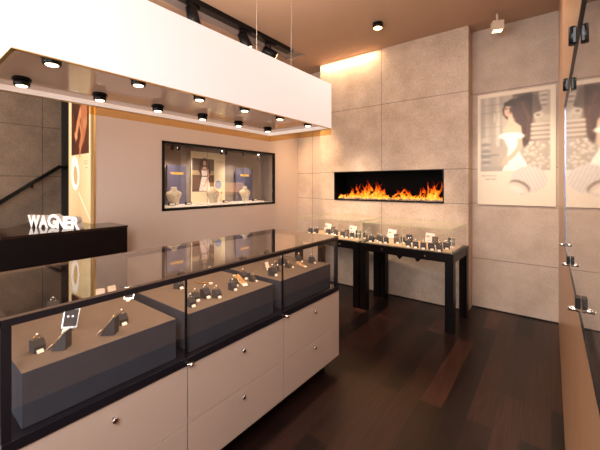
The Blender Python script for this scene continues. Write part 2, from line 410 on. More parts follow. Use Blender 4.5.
for i in range(50):
    x = random.uniform(-2.54,-1.10); h = hgt(x)
    tongue(x, random.uniform(4.30,4.45), FZ0+.02, max(.03,h*random.uniform(.25,.6)), random.uniform(.018,.04), random.uniform(-.5,.5), 1.1)
for i in range(160):
    x = random.uniform(-2.56,-1.09)
    tongue(x, random.uniform(4.29,4.34), FZ0+.022, random.uniform(.035,.085), random.uniform(.03,.055), random.uniform(-.6,.6), 1.9)
me = bpy.data.meshes.new('flames'); me.from_pydata(verts, [], faces)
ca = me.color_attributes.new('Col', 'FLOAT_COLOR', 'POINT'); ca.data.foreach_set('color', np.array(cols, dtype=np.float32).ravel())
me.materials.append(flame_mat())
o = bpy.data.objects.new('flames', me); COL.objects.link(o); o.parent = t; o.location = -Vector(t.location); o['kind'] = 'stuff'

# ------------------------------------------------------------------ painting helpers (printed posters)
class Paint:
    def __init__(s, w, h, col):
        s.w, s.h = w, h; s.a = np.zeros((h, w, 3)); s.a[:] = col
        s.v, s.u = np.mgrid[0:h, 0:w]; s.u = s.u/(w-1); s.v = s.v/(h-1)
        s.asp = 1.0
    def mix(s, m, col):
        m = np.clip(m, 0, 1)[..., None]; s.a = s.a*(1-m) + np.array(col, float)*m
    def ell(s, cx, cy, rx, ry, col, op=1.0, rot=0, soft=0.25):
        c, n = math.cos(rot), math.sin(rot)
        du, dv = s.u-cx, (s.v-cy)*s.asp
        x = (du*c+dv*n)/rx; y = (-du*n+dv*c)/(ry*s.asp)
        d = np.sqrt(x*x+y*y); s.mix(op*np.clip((1-d)/soft, 0, 1), col); return d
    def rect(s, u0, v0, u1, v1, col, op=1.0):
        s.mix(op*((s.u >= u0) & (s.u <= u1) & (s.v >= v0) & (s.v <= v1)), col)
    def poly(s, pts, col, op=1.0, soft=0.006):
        # even-odd with soft edge
        ins = np.zeros(s.u.shape, bool); dist = np.full(s.u.shape, 9.0); n = len(pts)
        for i in range(n):
            x0, y0 = pts[i]; x1, y1 = pts[(i+1) % n]
            cond = ((y0 > s.v) != (y1 > s.v)); xx = (x1-x0)*(s.v-y0)/((y1-y0) or 1e-9)+x0
            ins ^= cond & (s.u < xx)
            dx, dy = x1-x0, y1-y0; L2 = dx*dx+dy*dy+1e-12
            tt = np.clip(((s.u-x0)*dx+(s.v-y0)*dy)/L2, 0, 1)
            dist = np.minimum(dist, np.hypot(s.u-x0-tt*dx, s.v-y0-tt*dy))
        sd = np.where(ins, dist, -dist); s.mix(op*np.clip(sd/soft+.5, 0, 1), col)
    def line(s, pts, r, col, op=1.0):
        for (x0,y0),(x1,y1) in zip(pts, pts[1:]):
            dx, dy = x1-x0, (y1-y0); L2 = dx*dx+dy*dy+1e-12
            tt = np.clip(((s.u-x0)*dx+(s.v-y0)*dy)/L2, 0, 1)
            d = np.hypot(s.u-x0-tt*dx, s.v-y0-tt*dy); s.mix(op*np.clip((r-d)/(r*.5)+.3, 0, 1), col)
def smooth_noise(h, w, gy, gx):
    g = rng.rand(gy+2, gx+2); y = np.linspace(0, gy, h); x = np.linspace(0, gx, w)
    yi = y.astype(int); xi = x.astype(int); fy = (y-yi)[:,None]; fx = (x-xi)[None,:]
    fy = fy*fy*(3-2*fy); fx = fx*fx*(3-2*fx)
    A = g[np.ix_(yi,xi)]; B = g[np.ix_(yi,xi+1)]; C_ = g[np.ix_(yi+1,xi)]; D = g[np.ix_(yi+1,xi+1)]
    return (A*(1-fx)+B*fx)*(1-fy)+(C_*(1-fx)+D*fx)*fy
def blur(pt, n=1):
    for _ in range(n):
        a = np.pad(pt.a, ((1,1),(1,1),(0,0)), 'edge')
        pt.a = sum(a[i:i+pt.h, j:j+pt.w] for i in range(3) for j in range(3))/9.0
def poster_mesh(name, pt, origin, udir, vdir, mat, parent):
    """origin = top-left corner, udir = vector to top-right, vdir = vector to bottom-left"""
    h, w = pt.h, pt.w; O, U, V = (np.array(q, float) for q in (origin, udir, vdir))
    co = O + pt.u[...,None]*U + pt.v[...,None]*V
    idx = np.arange(h*w).reshape(h, w)
    f = np.stack([idx[:-1,:-1], idx[1:,:-1], idx[1:,1:], idx[:-1,1:]], -1).reshape(-1,4)
    me = bpy.data.meshes.new(name); me.from_pydata((co.reshape(-1,3)-np.array(root_loc(parent))).tolist(), [], f.tolist())
    a = pt.a.reshape(-1,3)/255.0; lin = np.where(a <= .04045, a/12.92, ((a+.055)/1.055)**2.4)
    c4 = np.concatenate([lin, np.ones((len(lin),1))], 1).astype(np.float32)
    ca = me.color_attributes.new('Col','FLOAT_COLOR','POINT'); ca.data.foreach_set('color', c4.ravel())
    me.materials.append(mat); o = bpy.data.objects.new(name, me); COL.objects.link(o); o.parent = parent
    return o

# ------------------------------------------------------------------ big bride poster
PX0, PX1, PZ0, PZ1 = -0.712, 0.040, 1.262, 2.585
p = Paint(190, 330, (232,214,190)); p.asp = 1.76
n = smooth_noise(330,190,14,9)
U0, U1, V0, V1 = .045, .935, .035, .70
p.rect(U0,V0,U1,V1,(176,160,142))
inside = (p.u >= U0) & (p.u <= U1) & (p.v >= V0) & (p.v <= V1)
p.mix(inside*(n*.5), (150,136,122))
# pale columns and mouldings behind
for u, w_, c in ((.13,.05,(196,184,170)),(.21,.03,(150,138,124)),(.28,.035,(206,194,178)),(.33,.012,(120,108,96))):
    p.rect(u-w_/2, V0, u+w_/2, .48, c, .8)
for v in (.10,.17,.30,.38): p.rect(.06, v, .34, v+.008, (130,118,106), .6)
p.ell(.24,.22,.04,.07,(150,136,120),.7); p.ell(.24,.22,.025,.05,(205,194,180),.7)
# dark curtain behind her hair
p.ell(.66,.15,.25,.14,(62,44,34),1,0,.3); p.ell(.62,.30,.15,.20,(74,52,40),1,.1,.35); p.rect(.48,V0,.90,.055,(84,64,50),.7)
p.ell(.72,.40,.12,.16,(120,96,78),.6,0,.6)
# right capital and carved pillar
p.poly([(.80,.04),(.935,.04),(.935,.30),(.78,.30),(.74,.26),(.78,.22),(.84,.19),(.80,.10)], (176,160,140))
for v in (.06,.10,.14): p.ell(.86,v,.05,.018,(206,192,172),.9); p.ell(.86,v+.014,.05,.009,(110,94,78),.8)
p.ell(.80,.235,.07,.03,(208,194,172)); p.ell(.79,.235,.03,.014,(120,104,86)); p.ell(.90,.26,.06,.03,(196,180,158))
for k in range(4): p.rect(.70,.30+.037*k,.935,.322+.037*k,(206,188,166),.95); p.rect(.70,.322+.037*k,.935,.337+.037*k,(134,114,96),.8)
# balustrade and ornaments left
for k, v in enumerate((.46,.52,.57,.62)):
    p.ell(.12,v,.08,.018,(120,114,108),.9); p.ell(.12,v+.022,.05,.012,(190,182,172),.8)
p.rect(U0,.55,.30,.565,(110,104,98),.8); p.rect(U0,.66,.36,.70,(150,140,130),.7)
p.ell(.085,.42,.03,.03,(200,190,178),.7)
# white blossoms lower right
for i in range(60):
    u, v = rng.uniform(.62,.93), rng.uniform(.46,.69); p.ell(u,v,.025,.014,(228,214,194),.75,rng.rand()*3,.5)
for i in range(30):
    u, v = rng.uniform(.60,.93), rng.uniform(.46,.69); p.ell(u,v,.012,.009,(160,138,116),.6)
p.mix(inside*((p.u < .47)|(p.u > .72)|(p.v > .5))*.30, (204,186,164))
# woman: hair, neck, face, shoulders
p.ell(.46,.16,.11,.10,(66,42,32),1,.2,.2)
p.poly([(.50,.10),(.66,.10),(.72,.20),(.70,.33),(.68,.46),(.62,.50),(.60,.40),(.54,.30),(.50,.22)], (74,48,36),1,.02)
p.line([(.60,.12),(.68,.25),(.66,.42)],.02,(104,70,50),.6)
skin = (216,180,152)
p.poly([(.415,.20),(.475,.20),(.49,.265),(.585,.315),(.60,.385),(.36,.385),(.35,.335),(.42,.275)], skin,1,.012)
p.ell(.46,.30,.05,.02,(196,156,128),.5,.5,.8)
p.ell(.425,.168,.064,.060,skin,1,.12,.2)
p.ell(.45,.17,.03,.05,(186,144,118),.45,.1,.8)
p.ell(.485,.15,.045,.06,(70,44,34),.95,.4,.4); p.ell(.44,.112,.095,.026,(60,38,28),1,.1,.3); p.line([(.37,.125),(.355,.16),(.36,.20)],.012,(80,52,40),.8)
p.ell(.395,.160,.012,.0045,(70,46,40)); p.ell(.44,.160,.012,.0045,(70,46,40)); p.line([(.38,.149),(.41,.148)],.004,(86,56,44),.8); p.line([(.428,.148),(.455,.150)],.004,(86,56,44),.8)
p.line([(.415,.162),(.408,.180),(.417,.183)],.004,(180,140,116),.8)
p.ell(.413,.195,.017,.0055,(186,112,98)); p.ell(.45,.21,.03,.03,(190,150,124),.4,0,.7)
# dress
wht = (250,240,224)
p.poly([(.36,.41),(.60,.41),(.56,.50),(.58,.56),(.64,.62),(.68,.70),(.34,.70),(.40,.60),(.42,.50)], wht,1,.012)
p.ell(.46,.395,.19,.034,wht,1,.05,.25)
for k in range(8): p.ell(.31+.043*k,.40+.006*math.sin(k*2),.02,.020,(228,212,192),.6,0,.6)
p.poly([(.54,.42),(.60,.42),(.60,.50),(.50,.58),(.40,.63),(.36,.62),(.36,.60),(.46,.55),(.53,.49)], skin,1,.01)
p.poly([(.37,.575),(.41,.58),(.42,.64),(.37,.655),(.34,.63)], skin,1,.01); p.line([(.35,.62),(.33,.655)],.006,skin,.9)
p.line([(.45,.45),(.44,.55),(.40,.69)],.004,(222,206,186),.6); p.line([(.52,.58),(.56,.69)],.005,(222,206,186),.6)
# restore margins, then lettering marks and the bracelet that overlaps the edge
for r in ((0,0,U0,1),(U1,0,1,1),(0,0,1,V0),(0,V1,1,1)): p.rect(*r,(232,214,190))
for k, (u0, u1, v) in enumerate(((.06,.26,.735),(.11,.26,.765))):
    u = u0
    while u < u1:
        w_ = .012; p.rect(u, v, u+w_, v+.011, (150,140,134), .75); u += w_+.007
p.ell(.68,.775,.225,.115,(214,200,186),1,.22,.06)
mask = np.zeros(p.u.shape)
c_, s_ = math.cos(.22), math.sin(.22)
du, dv = p.u-.68, (p.v-.775)*p.asp; xx = (du*c_+dv*s_)/.225; yy = (-du*s_+dv*c_)/(.115*p.asp)
mask = (xx**2+yy**2) < .97
dots = (np.sin(xx*30+yy*5)*np.sin(yy*22+xx*3) > .1)
p.mix(mask*dots*.5, (246,238,228)); p.mix(mask*(~dots)*.22, (170,156,144))
p.ell(.565,.835,.150,.050,(150,128,110),1,.52,.10)
p.ell(.548,.850,.150,.046,(222,204,184),1,.52,.15)
p.ell(.53,.862,.13,.034,(236,220,202),1,.50,.3)
p.ell(.60,.895,.022,.012,(176,160,146),1); p.ell(.60,.893,.014,.008,(250,246,240),1)
blur(p, 3)
t = thing('bride_poster', 'large white-bordered poster of a bride in an off-shoulder gown above a jewelled bangle', 'poster', (-0.336,4.47,PZ0))
b = MB(); b.box((PX0,4.468,PZ0),(PX1,4.479,PZ1)); b.build('backing_board', M['tagw'], t, world=True)
poster_mesh('printed_picture', p, (PX0,4.4665,PZ1), (PX1-PX0,0,0), (0,0,PZ0-PZ1), M['poster'], t)

# ------------------------------------------------------------------ lightbox poster on the wall end
p = Paint(90, 260, (236,214,170)); p.asp = 2.9
LX0, LX1, LZ0, LZ1 = -4.15, -3.56, 0.9, 3.0
p.mix(np.clip(1-abs(p.u-.5)*2.1,0,1)*.5, (205,172,120)); p.mix((p.v > .62)*(p.v-.62)*1.0, (190,150,100))
# visible part of print: v from .40 (z 2.16) to .55 (z 1.85)
p.rect(.12,0,.93,.565,(58,26,18)); nn = smooth_noise(260,90,20,6)
p.mix(((p.u>.12)&(p.u<.93)&(p.v<.565))*nn*.5, (116,54,30))
p.poly([(.62,.28),(.84,.30),(.86,.42),(.72,.50),(.56,.545),(.46,.53),(.60,.45),(.56,.38)], (176,104,66),1,.02)
p.line([(.55,.36),(.40,.43),(.34,.47)],.035,(206,138,92),1); p.line([(.50,.40),(.62,.48),(.52,.56)],.025,(190,120,78),1)
p.ell(.34,.47,.09,.02,(214,150,104),1,.4); p.ell(.20,.40,.06,.06,(90,40,26),1)
p.ell(.74,.42,.10,.04,(200,140,96),.6,.3,.6)
p.ell(.26,.595,.13,.025,(250,240,226),1,0,.3); p.ell(.30,.665,.20,.080,(250,244,236),1,-.25,.06); p.ell(.32,.668,.10,.052,(206,166,112),1,-.25,.1)
p.ell(.36,.60,.05,.02,(255,250,240),1)
for v in (.600,.612): p.rect(.70,v,.88,v+.004,(170,140,100),.7)
p.rect(.78,.63,.86,.636,(120,100,80),.7)
p.line([(.45,.75),(.98,.88)],.008,(250,236,205),.7)
t = thing('backlit_poster', 'tall backlit poster with dark portrait and silver bangle on the wall end behind the desk', 'poster', (-3.85,WY0-.02,LZ0))
MB().box((LX0-.01,WY0-.022,LZ0),(LX1+.01,WY0-.001,LZ1)).build('light_box', M['cream'], t, world=True)
poster_mesh('printed_picture', p, (LX0,WY0-.0235,LZ1), (LX1-LX0,0,0), (0,0,LZ0-LZ1), M['lightbox'], t)
b = MB(); b.box((LX0-.016,WY0-.026,LZ0),(LX0-.002,WY0-.016,LZ1)); b.box((LX1+.002,WY0-.026,LZ0),(LX1+.016,WY0-.016,LZ1))
b.build('glowing_edge', M['stripglow'], t, world=True)

# ------------------------------------------------------------------ wall niche showcase (left)
t = thing('wall_showcase', 'black-framed glass display window set into the pinkish wall, holding necklace busts', 'showcase', (XN-.1,(NY0+NY1)/2,NZ0))
b = MB(); e = .030
b.box((XN-.03,NY0,NZ0),(XN+.008,NY1,NZ0+e)); b.box((XN-.03,NY0,NZ1-e),(XN+.008,NY1,NZ1)); b.box((XN-.03,NY0,NZ0),(XN+.008,NY0+e,NZ1)); b.box((XN-.03,NY1-e,NZ0),(XN+.008,NY1,NZ1))
b.build('frame', M['black'], t, world=True)
ys = [NY0+e, 2.60, 3.244, NY1-e]
for i in range(3):
    g = MB().box((XN-.014,ys[i]+.002,NZ0+e),(XN-.009,ys[i+1]-.002,NZ1-e)).build('glass_pane', M['glass'], t, world=True)
    MB().box((XN-.014,ys[i+1]-.003,NZ0+e),(XN-.009,ys[i+1]-.001,NZ1-e)).build('pane_edge', M['chrome'], t, world=True)
for y in (2.60,3.244):
    MB().lathe([(.012,0),(.012,.014),(.008,.018)], mat=Matrix.Translation((XN+.006,y,NZ0+.028)) @ Matrix.Rotation(PI/2,4,'Y'), seg=12).build('lock', M['chrome'], t, world=True)
MB().box((-3.868,NY0+.001,NZ0+.001),(-3.866,NY1-.001,NZ1-.001)).build('back_lining', M['nichewall'], t, world=True)
MB().box((-3.864,NY0+.002,NZ0+.002),(XN-.032,NY1-.002,NZ0+.035)).build('display_floor', M['white'], t, world=True)
MB().box((-3.864,NY0+.002,NZ1-.012),(XN-.032,NY1-.002,NZ1-.002)).build('ceiling_liner', M['black'], t, world=True)
MB().box((-3.864,NY1-.012,NZ0+.04),(XN-.032,NY1-.002,NZ1-.014)).build('side_lining', M['nichewall'], t, world=True)
for y in (2.16,2.24,2.90,2.98,3.30,3.62): 
    s = MB().lathe([(.02,0),(.022,.03),(.022,.05),(.006,.055),(.006,.075)], c=(-3.62,y,NZ1-.087), seg=14).build('spotlight', M['black'], t, world=True)
# shelf trays
NF = NZ0+.035
def tray(y0,y1,lab):
    o = MB().box((-3.80,y0,NF),(-3.58,y1,NF+.018),0,.003).build('display_tray', M['white']); tag(o, lab, 'tray', 'white trays on the niche floor'); return o
tray(2.02,2.50,'low white display tray at the left end of the wall showcase')
tray(2.62,3.08,'low white display tray in the middle of the wall showcase, under the framed bust')
tray(3.20,3.70,'low white display tray at the right end of the wall showcase')
# card with woman picture inside the niche
p = Paint(90, 120, (240,226,192)); p.asp = 1.2
p.rect(.03,.13,.66,.76,(96,72,58))
p.rect(.03,.13,.66,.40,(84,66,56)); p.mix(((p.u<.66)&(p.u>.03)&(p.v>.36)&(p.v<.44))*.8,(196,170,134)); p.rect(.03,.50,.66,.76,(104,74,60),.9)
p.ell(.375,.225,.14,.12,(40,20,15),1,0,.25); p.poly([(.25,.20),(.50,.20),(.56,.38),(.50,.46),(.27,.45),(.20,.35)],(46,25,18),1,.03)
p.ell(.375,.215,.050,.055,(214,170,140),1,0,.2); p.ell(.36,.22,.006,.004,(60,30,26)); p.ell(.388,.22,.006,.004,(60,30,26)); p.ell(.374,.248,.014,.005,(160,60,56))
p.poly([(.33,.28),(.42,.28),(.46,.34),(.30,.34)],(214,170,140),1,.01)
p.poly([(.28,.35),(.48,.35),(.46,.46),(.52,.60),(.55,.75),(.22,.75),(.26,.58),(.30,.46)],(250,232,226),1,.012)
p.rect(.30,.455,.46,.475,(40,24,24)); p.line([(.47,.34),(.50,.46),(.40,.60),(.36,.66)],.018,(214,170,140),1)
p.rect(.03,.70,.20,.76,(80,60,50),.6); p.rect(.66,.13,.675,.76,(240,226,192))
p.ell(.79,.63,.10,.085,(88,120,190),1,0,.15)
for k in range(8):
    a = k*PI/4; p.ell(.79+.055*math.cos(a),.63+.05*math.sin(a),.02,.014,(214,226,246),.9,a)
p.ell(.79,.63,.02,.018,(240,244,255),1)
for v in (.15,.175): 
    u = .72
    while u < .95: p.rect(u,v,u+.015,v+.012,(170,156,136),.7); u += .024
t = thing('picture_card', 'cream display card with a dark-haired woman in a white dress and a blue flower ring', 'display card', (-3.835,2.85,NF))
MB().box((-3.85,2.565,NF),(-3.842,3.14,1.955)).build('backing_board', M['cream'], t, world=True)
poster_mesh('printed_picture', p, (-3.8405,2.565,1.955), (0,.575,0), (0,0,-(1.955-NF)), M['nicheposter'], t)
def text_mesh(txt, size, ext, mats, parent, name, mat4, bold=0.0, sx=1.0):
    cu = bpy.data.curves.new('t','FONT'); cu.body = txt; cu.size = size; cu.extrude = ext; cu.offset = bold; cu.align_x = 'CENTER'; cu.resolution_u = 3
    ob = bpy.data.objects.new('t', cu); COL.objects.link(ob)
    dg = bpy.context.evaluated_depsgraph_get(); me = bpy.data.meshes.new_from_object(ob.evaluated_get(dg))
    bpy.data.objects.remove(ob); me.name = name
    me.materials.clear()
    for m in mats: me.materials.append(m)
    if len(mats) > 1:
        for f in me.polygons: f.material_index = 0 if abs(f.normal.z) > .9 else 1
    me.transform(mat4 @ Matrix.Diagonal((sx,1,1,1)))
    o = bpy.data.objects.new(name, me); COL.objects.link(o); o.parent = parent; return o
TX = Matrix(((0,0,1,0),(1,0,0,0),(0,1,0,0),(0,0,0,1)))   # text facing +X, reading along +Y
for (y0,y1,lab) in ((2.19,2.46,'slate blue logo board behind the left necklace bust'),(3.31,3.66,'slate blue logo board behind the right necklace bust')):
    t = thing('logo_board', lab, 'display board', (-3.80,(y0+y1)/2,NF), 0, 'blue boards in the wall showcase')
    MB().box((-.012,-(y1-y0)/2,0.0),(.012,(y1-y0)/2,1.75-NF),0,.002).build('board', M['navy'], t)
    text_mesh('WAGNER', .042, .0015, [M['goldl']], t, 'gold_lettering', Matrix.Translation((.014,0,.40)) @ TX, .0015, 1.0)
# necklace busts
def make_bust(lab):
    t = thing('necklace_bust', lab, 'necklace bust', (-3.70,2.231,NF+.018), 0, 'necklace busts in the wall showcase')
    # shaped torso, facing +X : outline in (y,z) thickened with a swelling
    prof = [(.0,.062),(.02,.060),(.05,.066),(.09,.088),(.125,.108),(.150,.106),(.168,.080),(.182,.046),(.20,.036),(.222,.038)]
    bm_ = MB(); rings = []
    for z, w in prof:
        ring = []
        for k in range(20):
            a = 2*PI*k/20; dpt = .030 if z < .16 else .026
            ring.append(bm_.bm.verts.new((dpt*math.sin(a)*(1.15 if z<.14 else 1) - .10*(z-.1)*(1 if z<.17 else .5), w*math.cos(a), z)))
        rings.append(ring)
    for A, B in zip(rings, rings[1:]):
        for k in range(20):
            f = bm_.bm.faces.new((A[k],A[(k+1)%20],B[(k+1)%20],B[k])); f.smooth = True
    bm_.bm.faces.new(list(reversed(rings[0]))); bm_.bm.faces.new(rings[-1])
    bm_.build('bust_form', M['bust'], t)
    n = MB(); pts = []
    for k in range(17):
        a = PI*(k/16); y = .034*math.cos(a); z = .185-.085*math.sin(a); pts.append((.040-.10*(z-.1)+.001,y*(1.2 if z<.17 else 1),z))
    n.tube(pts, .0022, 6); nk = n.build('necklace', M['silver'], t)
    MB().lathe([(.001,-.008),(.007,0),(.001,.008)], c=(.043,0,.095), seg=8).build('pendant', M['gem'], nk)
    return t
bu = make_bust('ivory necklace bust at the left end of the wall showcase')
dup(bu, (-3.70,2.819,NF+.018), 0, 'ivory necklace bust in front of the cream picture card')
dup(bu, (-3.70,3.412,NF+.018), 0, 'ivory necklace bust at the right end of the wall showcase')
# small black price blocks
def price_block(loc, lab):
    t = thing('price_block', lab, 'price display', loc, .15, 'small black price blocks in the wall showcase')
    MB().box((-.012,-.045,0),(.018,.045,.034),0,.003).build('block', M['black'], t)
    MB().box((.018,-.034,.008),(.0195,.034,.026)).build('price_card', M['tagw'], t)
    return t
pb = price_block((-3.62,2.375,NF+.018), 'small black price block beside the left necklace bust')
dup(pb, (-3.62,2.965,NF+.018), .15, 'small black price block beside the middle necklace bust')
dup(pb, (-3.62,3.53,NF+.018), .15, 'small black price block beside the right necklace bust')
dup(pb, (-3.62,2.15,NF+.018), .0, 'small black price block at the foot of the left necklace bust')
t = thing('ring_cone', 'slim ring holder with a gold ring at the right end of the wall showcase', 'ring holder', (-3.68,3.64,NF))
MB().lathe([(.022,0),(.022,.01),(.009,.015),(.005,.085),(.002,.09)], seg=14).build('cone', M['suede'], t)
MB().tube([(.011*math.cos(2*PI*k/14),.011*math.sin(2*PI*k/14),.062) for k in range(14)], .003, 6, closed=True).build('ring', M['goldj'], t)
t = thing('perfume_flask', 'slender pale glass flask with gold cap by the middle bust', 'flask', (-3.69,2.95,NF+.018))
MB().lathe([(.014,0),(.014,.10),(.008,.11)], seg=14).build('flask', M['cream'], t); MB().lathe([(.009,.11),(.009,.15)], seg=12).build('cap', M['goldj'], t)
t = thing('earring_stand', 'small gold earring stand left of the right necklace bust', 'earring stand', (-3.72,3.27,NF))
MB().lathe([(.02,0),(.02,.006),(.003,.01),(.003,.08)], seg=12).build('post', M['goldj'], t)
MB().tube([(0,.016*math.cos(2*PI*k/14),.09+.022*math.sin(2*PI*k/14)) for k in range(14)], .003, 6, closed=True).build('hoop', M['goldj'], t)

# ------------------------------------------------------------------ handrail on the stairwell wall
t = thing('stair_handrail', 'sloping black steel handrail on the dark stone stairwell wall', 'handrail', (-4.83,.8,1.2))
b = MB(); b.prism([(.10,.735),(1.36,1.698),(1.36,1.745),(.10,.790)], -4.85, -4.80, axis='x'); b.build('rail', M['rail'], t, world=True)
b = MB(); b.box((-4.85,1.36,1.70),(-4.80,1.52,1.735)); b.build('return', M['rail'], t, world=True)
for y in (.45,1.10):
    MB().tube([(-4.90,y,.735+(y-.1)*.764-.03),(-4.85,y,.735+(y-.1)*.764-.03),(-4.83,y,.735+(y-.1)*.764+.01)], .009, 8).build('bracket', M['rail'], t, world=True)

# ------------------------------------------------------------------ reception desk + sign
DZ = 1.12
t = thing('reception_desk', 'black-brown reception desk carrying the white letter sign', 'desk', (-3.4,.5,0))
poly = [(-3.137,-.6),(-3.137,1.42),(-3.515,1.42),(-3.515,1.255),(-4.72,1.255),(-3.32,.40),(-3.32,-.6)]
MB().prism(poly, DZ-.02, DZ, axis='z').build('desk_top', M['desktop'], t, world=True)
poly2 = [(-3.140,-.59),(-3.140,1.417),(-3.515,1.417),(-3.515,1.252),(-4.70,1.252),(-3.33,.41),(-3.33,-.59)]
MB().prism(poly2, 0, DZ-.02, axis='z').build('front_panel', M['desk'], t, world=True)
ang = math.atan2(.219,.55)
t = thing('letter_sign', 'white three-dimensional letters spelling WAGNER on the black reception desk', 'sign', (-3.455,.940,DZ), ang)
SM = Matrix(((1,0,0,0),(0,0,-1,0),(0,1,0,0),(0,0,0,1)))
widths = [('W',.148),('A',.112),('G',.118),('N',.098),('E',.080),('R',.094)]
x = -.293
for ch, w in widths:
    gm = 1.14 if ch == 'G' else 1.0
    o = text_mesh(ch, .150*gm, .022, [M['signw'], M['signside']], t, 'letter_'+ch.lower(), Matrix.Identity(4), .008)
    xs = [v.co.x for v in o.data.vertices]; zs = [v.co.y for v in o.data.vertices]
    sx = (w*1.0)/(max(xs)-min(xs)); x0 = min(xs); z0 = min(zs); h = (max(zs)-z0); sz = (.108*gm)/h
    for v in o.data.vertices:
        X, Y, Z = v.co; v.co = ((X-x0)*sx + x, -Z, (Y-z0)*sz)
    o.data.update(); x += w*.86+.006

# ------------------------------------------------------------------ long jewellery counter
CX0, CX1, CY0, CY1 = -1.382, -2.10, .235, 2.295
CT = 1.068
t = thing('jewellery_counter', 'long glass-topped jewellery counter with black frame and beige drawers', 'counter', (-1.74,1.265,0))
MB().box((-2.03,CY0+.06,0),(CX0-.09,CY1-.06,.10)).build('plinth', M['kick'], t, world=True)
b = MB(); b.box((CX1,CY0,.10),(CX0-.022,CY1,.632)); b.build('carcass', M['gap'], t, world=True)
MB().box((CX1,CY1,.10),(CX0,CY1+.014,.632)).build('end_panel', M['laminate'], t, world=True)
MB().box((CX1,CY0-.014,.10),(CX0,CY0,.632)).build('end_panel', M['laminate'], t, world=True)
mods = [(CY0,.903),(.907,1.612),(1.616,CY1)]
kn = {0:.570, 1:1.252, 2:1.951}
for i, (y0,y1) in enumerate(mods):
    for (z0,z1,kz) in ((.10,.347,.305),(.350,.632,.566)):
        d = MB().box((CX0-.02,y0+.001,z0),(CX0,y1-.001,z1),0,.0012).build('drawer', M['laminate'], t, world=True)
        d.data.update()
        k = MB().lathe([(.006,0),(.006,.010),(.011,.013),(.012,.019),(.009,.022)], mat=Matrix.Translation((CX0,kn[i],kz)) @ Matrix.Rotation(PI/2,4,'Y'), seg=16)
        k.build('knob', M['chrome'], d, world=True)
# black base tray + rails
MB().box((CX1,CY0,.634),(CX0+.006,CY1,.672),0,.002).build('lower_rail', M['frame'], t, world=True)
b = MB()
for y0, y1 in ((CY0,CY0+.018),(CY1-.018,CY1)): b.box((CX1,y0,CT-.024),(CX0,y1,CT))
b.box((CX0-.018,CY0,CT-.024),(CX0+.004,CY1,CT)); b.box((CX1,CY0,CT-.024),(CX1+.018,CY1,CT))
b.build('upper_rail', M['frame'], t, world=True)
for x, w in ((CX0,1),(CX1,-1)):
    for y0, y1 in ((CY0,CY0+.026),(CY1-.026,CY1)):
        MB().box((x,y0,.672),(x-w*.026,y1,CT-.024),0,.002).build('corner_post', M['frame'], t, world=True)
g = MB().box((CX1-.002,CY0-.002,CT+.001),(CX0+.004,CY1+.002,CT+.009))
g.bm.normal_update()
for f in g.bm.faces:
    if abs(f.normal.z) < .5 or f.calc_area() < .1: f.material_index = 1
g.build('glass_top', [M['topglass'], M['bronze']], t, world=True)
for i, (y0,y1) in enumerate(mods):
    a = y0+.027 if i == 0 else y0+.002; c = y1-.027 if i == 2 else y1-.002
    d = MB().box((CX0-.010,a,.673),(CX0-.005,c,CT-.025)).build('glass_door', M['glass'], t, world=True)
    if i < 2:
        MB().box((CX0-.012,c-.005,.673),(CX0-.003,c+.003,CT-.025)).build('door_edge', M['black'], d, world=True)
        k = MB(); k.tube([(CX0-.004,c,.648),(CX0+.042,c,.648)], .006, 12); k.tube([(CX0+.022,c-.016,.648),(CX0+.022,c+.016,.648)], .006, 10)
        k.build('lock_pin', M['chrome'], d, world=True)
MB().box((CX0-.030,CY1-.010,.673),(CX1+.028,CY1-.005,CT-.025)).build('end_glass', M['glass'], t, world=True)
MB().box((CX0-.030,CY0+.005,.673),(CX1+.028,CY0+.010,CT-.025)).build('end_glass', M['glass'], t, world=True)
MB().box((CX1+.008,CY0+.03,.673),(CX1+.013,CY1-.03,CT-.025)).build('rear_glass', M['glass'], t, world=True)
# plinths inside
PZ = .863
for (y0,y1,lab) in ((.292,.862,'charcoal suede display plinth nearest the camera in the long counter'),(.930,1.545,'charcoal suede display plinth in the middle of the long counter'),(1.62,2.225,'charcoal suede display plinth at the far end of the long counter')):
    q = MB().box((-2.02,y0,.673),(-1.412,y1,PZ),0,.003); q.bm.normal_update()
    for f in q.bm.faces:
        if f.normal.z > .9: f.material_index = 1  # top faces take the suede tone with warm light painted in
    o = q.build('display_plinth', [M['felt'], M['felt_lit']]); tag(o, lab, 'display plinth', 'suede plinths in the long counter')

# ------------------------------------------------------------------ jewellery displays
def finger_ring(mb, c, r=.009, tilt=0.0, rz=0.0):
    Mx = Matrix.Translation(c) @ Matrix.Rotation(rz,4,'Z') @ Matrix.Rotation(tilt,4,'X')
    mb.tube([Mx @ Vector((r*math.cos(2*PI*k/14), 0, r*math.sin(2*PI*k/14))) for k in range(14)], .0022, 6, closed=True)
def make_ring_stand(name='ring_stand', metal='goldj'):
    t = thing(name, '', 'ring stand', (0,0,-5))
    MB().prism([(-.019,0),(.019,0),(.019,.022),(.004,.044),(-.019,.044)], -.019, .019, axis='y').build('stand', M['suede'], t)
    b = MB(); finger_ring(b, Vector((-.004,0,.050)), .010, 0, PI/2); r = b.build('ring', M[metal], t)
    MB().lathe([(.001,-.003),(.005,0),(.001,.004)], c=(-.004,0,.062), seg=8).build('gemstone', M['gem'], r)
    MB().rbox((.022,.002,.014), Matrix.Translation((.028,-.004,.006)) @ Matrix.Rotation(PI/2,4,'Z') @ Matrix.Rotation(-.7,4,'X'), 0).build('price_tag', M['tagw'], t)
    return t
